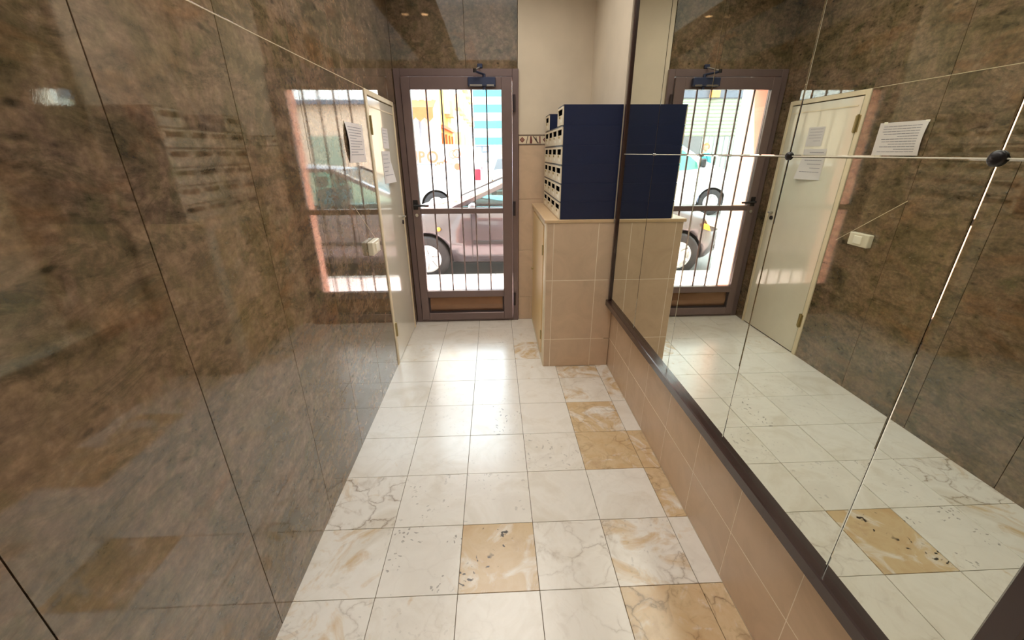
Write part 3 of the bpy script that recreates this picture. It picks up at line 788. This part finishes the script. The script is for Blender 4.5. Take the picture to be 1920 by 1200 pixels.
    for s in (-1, 1):
        for xs_, nm in ((-.1, 'seat'), (.85, 'seat')):
            bm = bmesh.new(); box(bm, xs_, xs_ + .5, s * .35 - .24, s * .35 + .24, .55, .72, .03); box(bm, xs_ + .42, xs_ + .55, s * .35 - .23, s * .35 + .23, .6, 1.18, .04); box(bm, xs_ + .46, xs_ + .56, s * .35 - .12, s * .35 + .12, 1.2, 1.34, .03)
            link(nm, bm, M['seat'], t)
    return t

make_hatch('parked_hatchback', 'dark grey hatchback parked at the kerb right outside the door', (.41, 6.27, GZ), 0, M['carblack'])
make_hatch('white_hatchback', 'white hatchback facing the entrance in the side street behind', (.75, 18.4, GZ), math.pi / 2, M['carwhite'])

def make_van(name, label, loc, paint):
    t = thing(name, label, 'van', loc)
    W = .90; r = .34; xf, xr = .76, 3.52        # x runs from nose (0) to tail
    top = [(0, .70, .60), (.06, .86, .74), (.35, 1.10, .86), (.5, 1.19, .88), (.95, 1.36, .90), (1.06, 1.41, .90), (1.4, 1.62, .88), (1.72, 1.80, .84), (2.2, 1.83, .84), (4.0, 1.82, .84), (4.55, 1.77, .84), (4.7, 1.68, .82)]
    xs = [0, .03, .1, .2, .35, .5, .75, .95, 1.06, 1.22, 1.4, 1.55, 1.72, 2.0, 2.2, 2.6, 3.0, 3.4, 3.8, 4.2, 4.55, 4.65, 4.7]
    st = []
    for x in xs:
        for (a, b, c), (d, e, f_) in zip(top, top[1:]):
            if a <= x <= d:
                q = (x - a) / (d - a); st.append(dict(x=x, zt=b + (e - b) * q, w=c + (f_ - c) * q)); break
    def ring(s):
        w, zt = s['w'], s['zt']; tall = zt > 1.2
        wt = w - max(0, zt - 1.0) * .10
        W2 = .90 if s['x'] > .3 else w
        h = [(W2 * .85, .24), (W2 * .98, .30), (W2, .42), (W2, min(.75, zt - .14)), (W2 * .99, min(1.0, zt - .08)), (wt * .98, zt - .06), (wt * .90, zt), (wt * .45, zt + .02)]
        return h + [(-y, z) for y, z in reversed(h)]
    bm = bmesh.new(); loft(bm, st, ring); body = link('body', bm, paint, t, True)
    cut_wheels(body, (xf, xr), r, W)
    for x in (xf, xr):
        for s in (-1, 1): wheel(t, x, s * (W - .11), r, s)
    for s in (-1, 1):
        e = .012
        def yb(z): return s * (.895 - max(0, z - 1.0) * .085 + e)
        quad_panel('side_window', [(1.25, yb(1.20), 1.20), (2.15, yb(1.14), 1.14), (2.15, yb(1.66), 1.66), (1.70, yb(1.66), 1.66), (1.30, yb(1.36), 1.36)], .006 * (1 if s < 0 else -1), M['vglass'], t)
        bm = bmesh.new()
        for xd in (1.12, 2.2):
            box(bm, xd, xd + .01, *sorted((s * .895, s * .906)), .35, 1.02)
        box(bm, 2.2, 3.9, *sorted((s * .893, s * .905)), 1.02, 1.035)
        link('door_seam', bm, M['vgrey'], t)
        B('door_handle', 2.0, 2.12, *sorted((s * .89, s * .925)), .93, .96, M['black'], t, .004)
        bm = bmesh.new(); box(bm, 1.14, 1.26, *sorted((s * .93, s * 1.10)), 1.24, 1.46, .03); box(bm, 1.18, 1.23, *sorted((s * .88, s * .95)), 1.27, 1.31)
        link('wing_mirror', bm, M['black'], t)
        B('tail_lamp', 4.56, 4.712, *sorted((s * .74, s * .906)), .96, 1.24, M['red_l'], t, .01)
        PR('headlamp', [(.02, .76), (.28, .82), (.36, 1.0), (.12, .92)], 'Y', *sorted((s * .50, s * .88)), M['lampw'], t)
    quad_panel('windscreen', [(1.10, -.74, 1.45), (1.10, .74, 1.45), (1.68, .66, 1.80), (1.68, -.66, 1.80)], .006, M['vglass'], t)
    B('bumper', -.03, .12, -.78, .78, .32, .50, M['black'], t, .03)
    return t
vx = -5.05; vy = 11.2 + .90
van = make_van('delivery_van', 'white delivery van with orange-red lettering parked across the street', (vx, vy, GZ), M['carwhite'])
def decal(name, me, x, z, mat, sx=1.0):
    o = bpy.data.objects.new(name, me); me.materials.append(mat); COL.objects.link(o); o.parent = van
    o.location = (x, -.912, z); o.rotation_euler = (math.pi / 2, 0, 0); o.scale = (sx, 1, 1); return o
decal('lettering', text_mesh('URO', .38, .004, .014), -2.17 - vx, 1.275 - GZ, M['vred'], .95)
B('decal_strip', -2.10 - vx, -1.50 - vx, -.913, -.90, 1.205 - GZ, 1.245 - GZ, M['vgrey'], van)
bm = bmesh.new()
for k in range(7):
    x0 = -1.50 - vx + k * .045; z0 = 1.19 - GZ + k * .012 + (.02 if k % 2 else 0)
    box(bm, x0, x0 + .042, -.913, -.90, z0, z0 + .05 + .01 * (k % 3))
box(bm, -1.16 - vx, -1.04 - vx, -.913, -.90, 1.22 - GZ, 1.24 - GZ)
link('decal', bm, M['vred'], van)
bm = bmesh.new(); lathe(bm, [(.075, 0), (.10, 0), (.10, .008), (.075, .008), (.075, 0)], (-1.03 - vx, -.913, 1.46 - GZ), 'Y', 24); lathe(bm, [(.075, 0), (.11, 0), (.11, .008), (.075, .008), (.075, 0)], (-.93 - vx, -.914, 1.48 - GZ), 'Y', 20)
link('decal_ring', bm, M['vred'], van)
bm = bmesh.new()
for k, (dx, dz) in enumerate(((0, 0), (.10, -.01), (.16, .03), (-.07, .01))):
    box(bm, -1.06 - vx + dx, -1.0 - vx + dx, -.914, -.90, 1.30 - GZ + dz, 1.36 - GZ + dz)
link('decal', bm, M['vblue'], van)
bm = bmesh.new(); cyl(bm, (-.93 - vx, -.913, 1.17 - GZ), (-.93 - vx, -.90, 1.17 - GZ), .085, n=18); link('decal', bm, M['vred'], van)

# ---- pedestrian behind the van (seen in the mirror)
def person(loc, rz):
    t = thing('person', 'pedestrian in a teal shirt walking past the shop across the street', 'person', loc, rz)
    V = [(0, 0, .93), (0, 0, 1.10), (0, 0, 1.30), (0, 0, 1.44), (0, .01, 1.52),
         (-.09, 0, .90), (-.10, -.10, .50), (-.10, -.02, .09), (-.10, -.15, .04),
         (.09, 0, .90), (.10, .12, .50), (.10, .26, .12), (.10, .14, .05),
         (-.17, 0, 1.41), (-.22, .05, 1.14), (-.22, -.07, .92), (-.21, -.12, .84),
         (.17, 0, 1.41), (.22, -.04, 1.14), (.21, -.20, .98), (.20, -.26, .92)]
    E = [(0, 1), (1, 2), (2, 3), (3, 4), (0, 5), (5, 6), (6, 7), (7, 8), (0, 9), (9, 10), (10, 11), (11, 12), (3, 13), (13, 14), (14, 15), (15, 16), (3, 17), (17, 18), (18, 19), (19, 20)]
    Rd = [.13, .12, .145, .10, .055, .095, .062, .042, .035, .095, .062, .042, .035, .06, .045, .032, .028, .06, .045, .032, .028]
    me = bpy.data.meshes.new('body'); me.from_pydata(V, E, [])
    o = bpy.data.objects.new('body', me); COL.objects.link(o)
    o.modifiers.new('s', 'SKIN'); o.modifiers.new('u', 'SUBSURF').levels = 1
    for i, sv in enumerate(me.skin_vertices[0].data):
        sv.radius = (Rd[i] * (1.25 if i < 4 else 1), Rd[i] * (.85 if i < 4 else 1)); sv.use_root = (i == 0)
    bpy.context.view_layer.update()
    dg = bpy.context.evaluated_depsgraph_get(); m2 = bpy.data.meshes.new_from_object(o.evaluated_get(dg)); bpy.data.objects.remove(o)
    for mt in (M['skin'], M['teal'], M['jeans'], M['black']): m2.materials.append(mt)
    for p in m2.polygons:
        c = p.center; arm = abs(c.x) > .17 and c.z < 1.2 and c.z > .7
        p.material_index = 3 if c.z < .09 else 2 if c.z < .94 and not arm else 0 if (c.z > 1.47 or (arm and c.z < 1.12)) else 1
        p.use_smooth = True
    b = bpy.data.objects.new('body', m2); COL.objects.link(b); b.parent = t
    bm = bmesh.new(); bmesh.ops.create_uvsphere(bm, u_segments=20, v_segments=14, radius=1)
    for v in bm.verts:
        z = v.co.z; k = 1 - .22 * max(0, -z)
        v.co = Vector((v.co.x * .078 * k, v.co.y * .098 * k - (.008 if z < 0 else 0), z * .118)) + Vector((0, 0, 1.64))
    hd = link('head', bm, M['skin'], t, True)
    bm = bmesh.new(); cyl(bm, (0, -.10, 1.655), (0, -.122, 1.618), .007, .015, 8); link('nose', bm, M['skin'], hd)
    for s in (-1, 1):
        bm = bmesh.new(); bmesh.ops.create_icosphere(bm, subdivisions=1, radius=.012)
        for v in bm.verts: v.co += Vector((s * .032, -.088, 1.65))
        link('eye', bm, M['black'], hd)
        bm = bmesh.new(); bmesh.ops.create_icosphere(bm, subdivisions=1, radius=.022)
        for v in bm.verts: v.co = Vector((v.co.x * .4 + s * .080, v.co.y * .7, v.co.z * 1.2 + 1.635))
        link('ear', bm, M['skin'], hd)
    B('mouth', -.022, .022, -.096, -.084, 1.585, 1.592, M['maroon'], hd)
    bm = bmesh.new(); bmesh.ops.create_uvsphere(bm, u_segments=20, v_segments=14, radius=1)
    bmesh.ops.delete(bm, geom=[v for v in bm.verts if v.co.z < -.05 + (-.5 if v.co.y > 0.2 else .35)], context='VERTS')
    for v in bm.verts: v.co = Vector((v.co.x * .086, v.co.y * .106 + .004, v.co.z * .124 + 1.648))
    link('hair', bm, M['hair'], hd, True)
    for s, (x, y, z) in ((-1, (-.21, -.13, .82)), (1, (.20, -.27, .90))):
        for k in range(5):
            bm = bmesh.new(); dy = (-.03 + .015 * k) if k < 4 else -.035
            ln = (.07, .08, .085, .065, .05)[k]
            p0 = (x, y + dy * .8, z + .01); p1 = (x - s * .004, y + dy, z - ln * .55); p2 = (x - s * .02, y + dy * (1 if k < 4 else 1.4), z - ln)
            cyl(bm, p0, p1, .009, .008, 6); cyl(bm, p1, p2, .008, .006, 6)
            link('finger', bm, M['skin'], b)
    return t
person((-5.25, 13.9, -.02), 1.3)

# ---- buildings across the street
bl = thing('corner_building', 'pale corner building with orange awning and roller shutters across the street', 'building', (-1.98, 15, 0))
def bb(name, x0, x1, y0, y1, z0, z1, mat, parent=None, bev=0):
    return B(name, x0 + 1.98, x1 + 1.98, y0 - 15, y1 - 15, z0, z1, mat, parent or bl, bev)
bb('wall', -16, -2.03, 15.05, 15.4, -.1, 4.2, M['bwhite'])
bb('upper_wall', -16, -2.03, 15.0, 15.4, 4.2, 10, M['bwhite'])
bb('pilaster', -2.2, -1.97, 14.95, 15.6, -.1, 10, M['salmon'])
bm = bmesh.new()
xa, xb_ = -4.3 + 1.98, -1.84 + 1.98
n = 9
prism(bm, [(0.05, 3.10), (-.85, 2.80), (-.85, 2.76), (0.05, 3.06)], 'X', xa, xb_)
for k in range(n):
    x0 = xa + (xb_ - xa) * k / n; x1 = xa + (xb_ - xa) * (k + 1) / n; xm = (x0 + x1) / 2
    prism(bm, [(x0, 2.79), (x1, 2.79), (x1, 2.52), (xm, 2.40), (x0, 2.52)], 'Y', -.865, -.845)
link('awning', bm, M['borange'], bl)
C('drainpipe', (-.42, -.03, -.1), (-.42, -.03, 9), .04, M['bgrey'], bl, n=10)
for (sx0, sx1) in ((-6.95, -4.45), (-10.2, -7.6)):
    sh = bb('roller_shutter', sx0, sx1, 14.99, 15.02, 1.98, 3.12, M['bgrey'])
    for k in range(10):
        z0 = 1.985 + k * .113
        bm = bmesh.new(); a, b2 = sx0 + 1.98, sx1 + 1.98
        prism(bm, [(-.012, z0), (-.035, z0 + .035), (-.035, z0 + .075), (-.012, z0 + .105)], 'X', a, b2)
        link('slat', bm, M['shutter'], sh)
    xm = sx0 + 1.35
    sw_ = bb('shop_window', sx0, xm, 15.0, 15.04, .0, 1.97, M['shopgreen'])
    for q in range(7):
        B('glazing_bar', sx0 + 1.98 + .18 * q, sx0 + 1.98 + .18 * q + .03, -.03, 0, 0, 1.97, M['bgrey'], sw_)
    bb('shop_window', xm + .02, sx1, 15.0, 15.04, .0, 1.97, M['shopdark'])
    bb('fascia', sx0 - .1, sx1 + .1, 14.93, 15.04, 3.14, 3.40, M['bdark'])
    bb('fascia_trim', sx0 - .1, sx1 + .1, 14.91, 14.93, 3.38, 3.44, M['bwhite'])
    bb('sign', (sx0 + sx1) / 2 - .17, (sx0 + sx1) / 2 + .12, 14.80, 14.92, 3.14, 3.50, M['orange_l'])
    bb('pier', sx1 + .1, sx1 + .42, 14.96, 15.05, 0, 4.1, M['bwhite'])
bb('side_wall', -2.5, -1.98, 15.6, 16.2, -.1, 9, M['bwhite'])
bb('side_pilaster', -2.5, -1.94, 16.2, 16.9, -.1, 9, M['brick'])
ob = thing('yellow_building', 'yellow building with an ochre shopfront along the side street', 'building', (-2.28, 16.9, 0))
B('wall', -3, .30, 0, 5.0, 2.40, 9, M['byellow'], ob)
B('upper_bay', .30, .5, 1.9, 4.6, 3.0, 9, M['bwhite'], ob)
B('balcony', .28, .62, 2.2, 3.2, 2.9, 3.5, M['tanbal'], ob)
B('shopfront', -3, .32, 0, 5.0, -.1, 2.40, M['bochre'], ob)
for k in range(4): B('pilaster', .32, .40, .2 + k * 1.3, .4 + k * 1.3, -.1, 2.2, M['borange'], ob)
B('cornice', .28, .45, 0, 5.0, 2.37, 2.48, M['borange'], ob)
tb = thing('tan_building', 'tan building with small brown balconies further down the side street', 'building', (-1.98, 22.0, 0))
B('wall', -3, 0, 0, 19, -.1, 10, M['bbeige'], tb)
for f_ in range(4):
    for k in range(5):
        bt_ = B('balcony', 0, .35, 1 + k * 3.6, 3 + k * 3.6, 1.9 + f_ * 1.7, 2.5 + f_ * 1.7, M['tanbal'], tb)
        B('window', -.01, .02, 1.2 + k * 3.6, 2.8 + k * 3.6, 2.5 + f_ * 1.7, 3.3 + f_ * 1.7, M['pale_win'], tb)
te = thing('teal_balcony_block', 'apartment block with teal balconies closing the side street', 'building', (0, 80, 0))
B('wall', -4.4, 14, 0, 8, -.2, 22, M['bwhite'], te)
B('corner_strip', -4.4, -3.45, -.4, 0, 1.6, 22, M['bgrey'], te)
for k, zt in enumerate((2.75, 5.40, 7.90, 10.35, 12.9, 15.4, 17.9)):
    B('balcony_front', -3.3, 12, -1.2, -1.1, zt, zt + 1.25, M['bteal'], te)
    B('balcony_slab', -3.3, 12, -1.1, 0, zt - .12, zt + .02, M['bwhite'], te)
    for q in range(5):
        B('window', -2.8 + q * 2.9, -1.5 + q * 2.9, -.05, .02, zt + 1.2, zt + 2.1, M['pale_win'], te)
B('fascia', -4.0, -.7, -.5, 0, 1.55, 2.65, M['bdark'], te)
B('fascia_sign', -2.8, -2.2, -.56, -.5, 1.8, 2.4, M['bwhite'], te)
B('fascia_sign', -1.8, -1.2, -.56, -.5, 1.8, 2.4, M['bwhite'], te)
gt = B('gate', -4.0, -.7, -.35, 0, -.2, 1.5, M['bgrey'], te)
for q in range(7): B('gate_panel', -3.9 + q * .46, -3.9 + q * .46 + .36, -.42, -.35, .0, 1.2, M['shopgreen'], gt)
B('ground_wall', -.7, 12, -.5, 0, -.2, 2.7, M['brick'], te)
# corner building to the right (seen reflected in the polished left wall)
rb = thing('beige_corner_building', 'beige corner building with a pale shutter to the right across the street', 'building', (2.3, 15.0, 0))
B('wall', -.0, 14, 0, 6, -.1, 2.95, M['brick'], rb)
B('upper_wall', -.05, 14, -.25, 6, 3.07, 9, M['bwhite'], rb)
B('soffit', -.05, 14, -.27, .02, 2.95, 3.07, M['bdark'], rb)
shr = B('roller_shutter', 1.2, 2.3, -.03, 0, -.1, 2.03, M['bgrey'], rb)
for k in range(19):
    piece('slat', 1.21, 2.29, -.05, -.03, -.06 + k * .11, .045 + k * .11, M['shutter'], shr, .002)
B('shop_window', 3.2, 5.4, -.03, 0, .3, 2.1, M['shopdark'], rb)
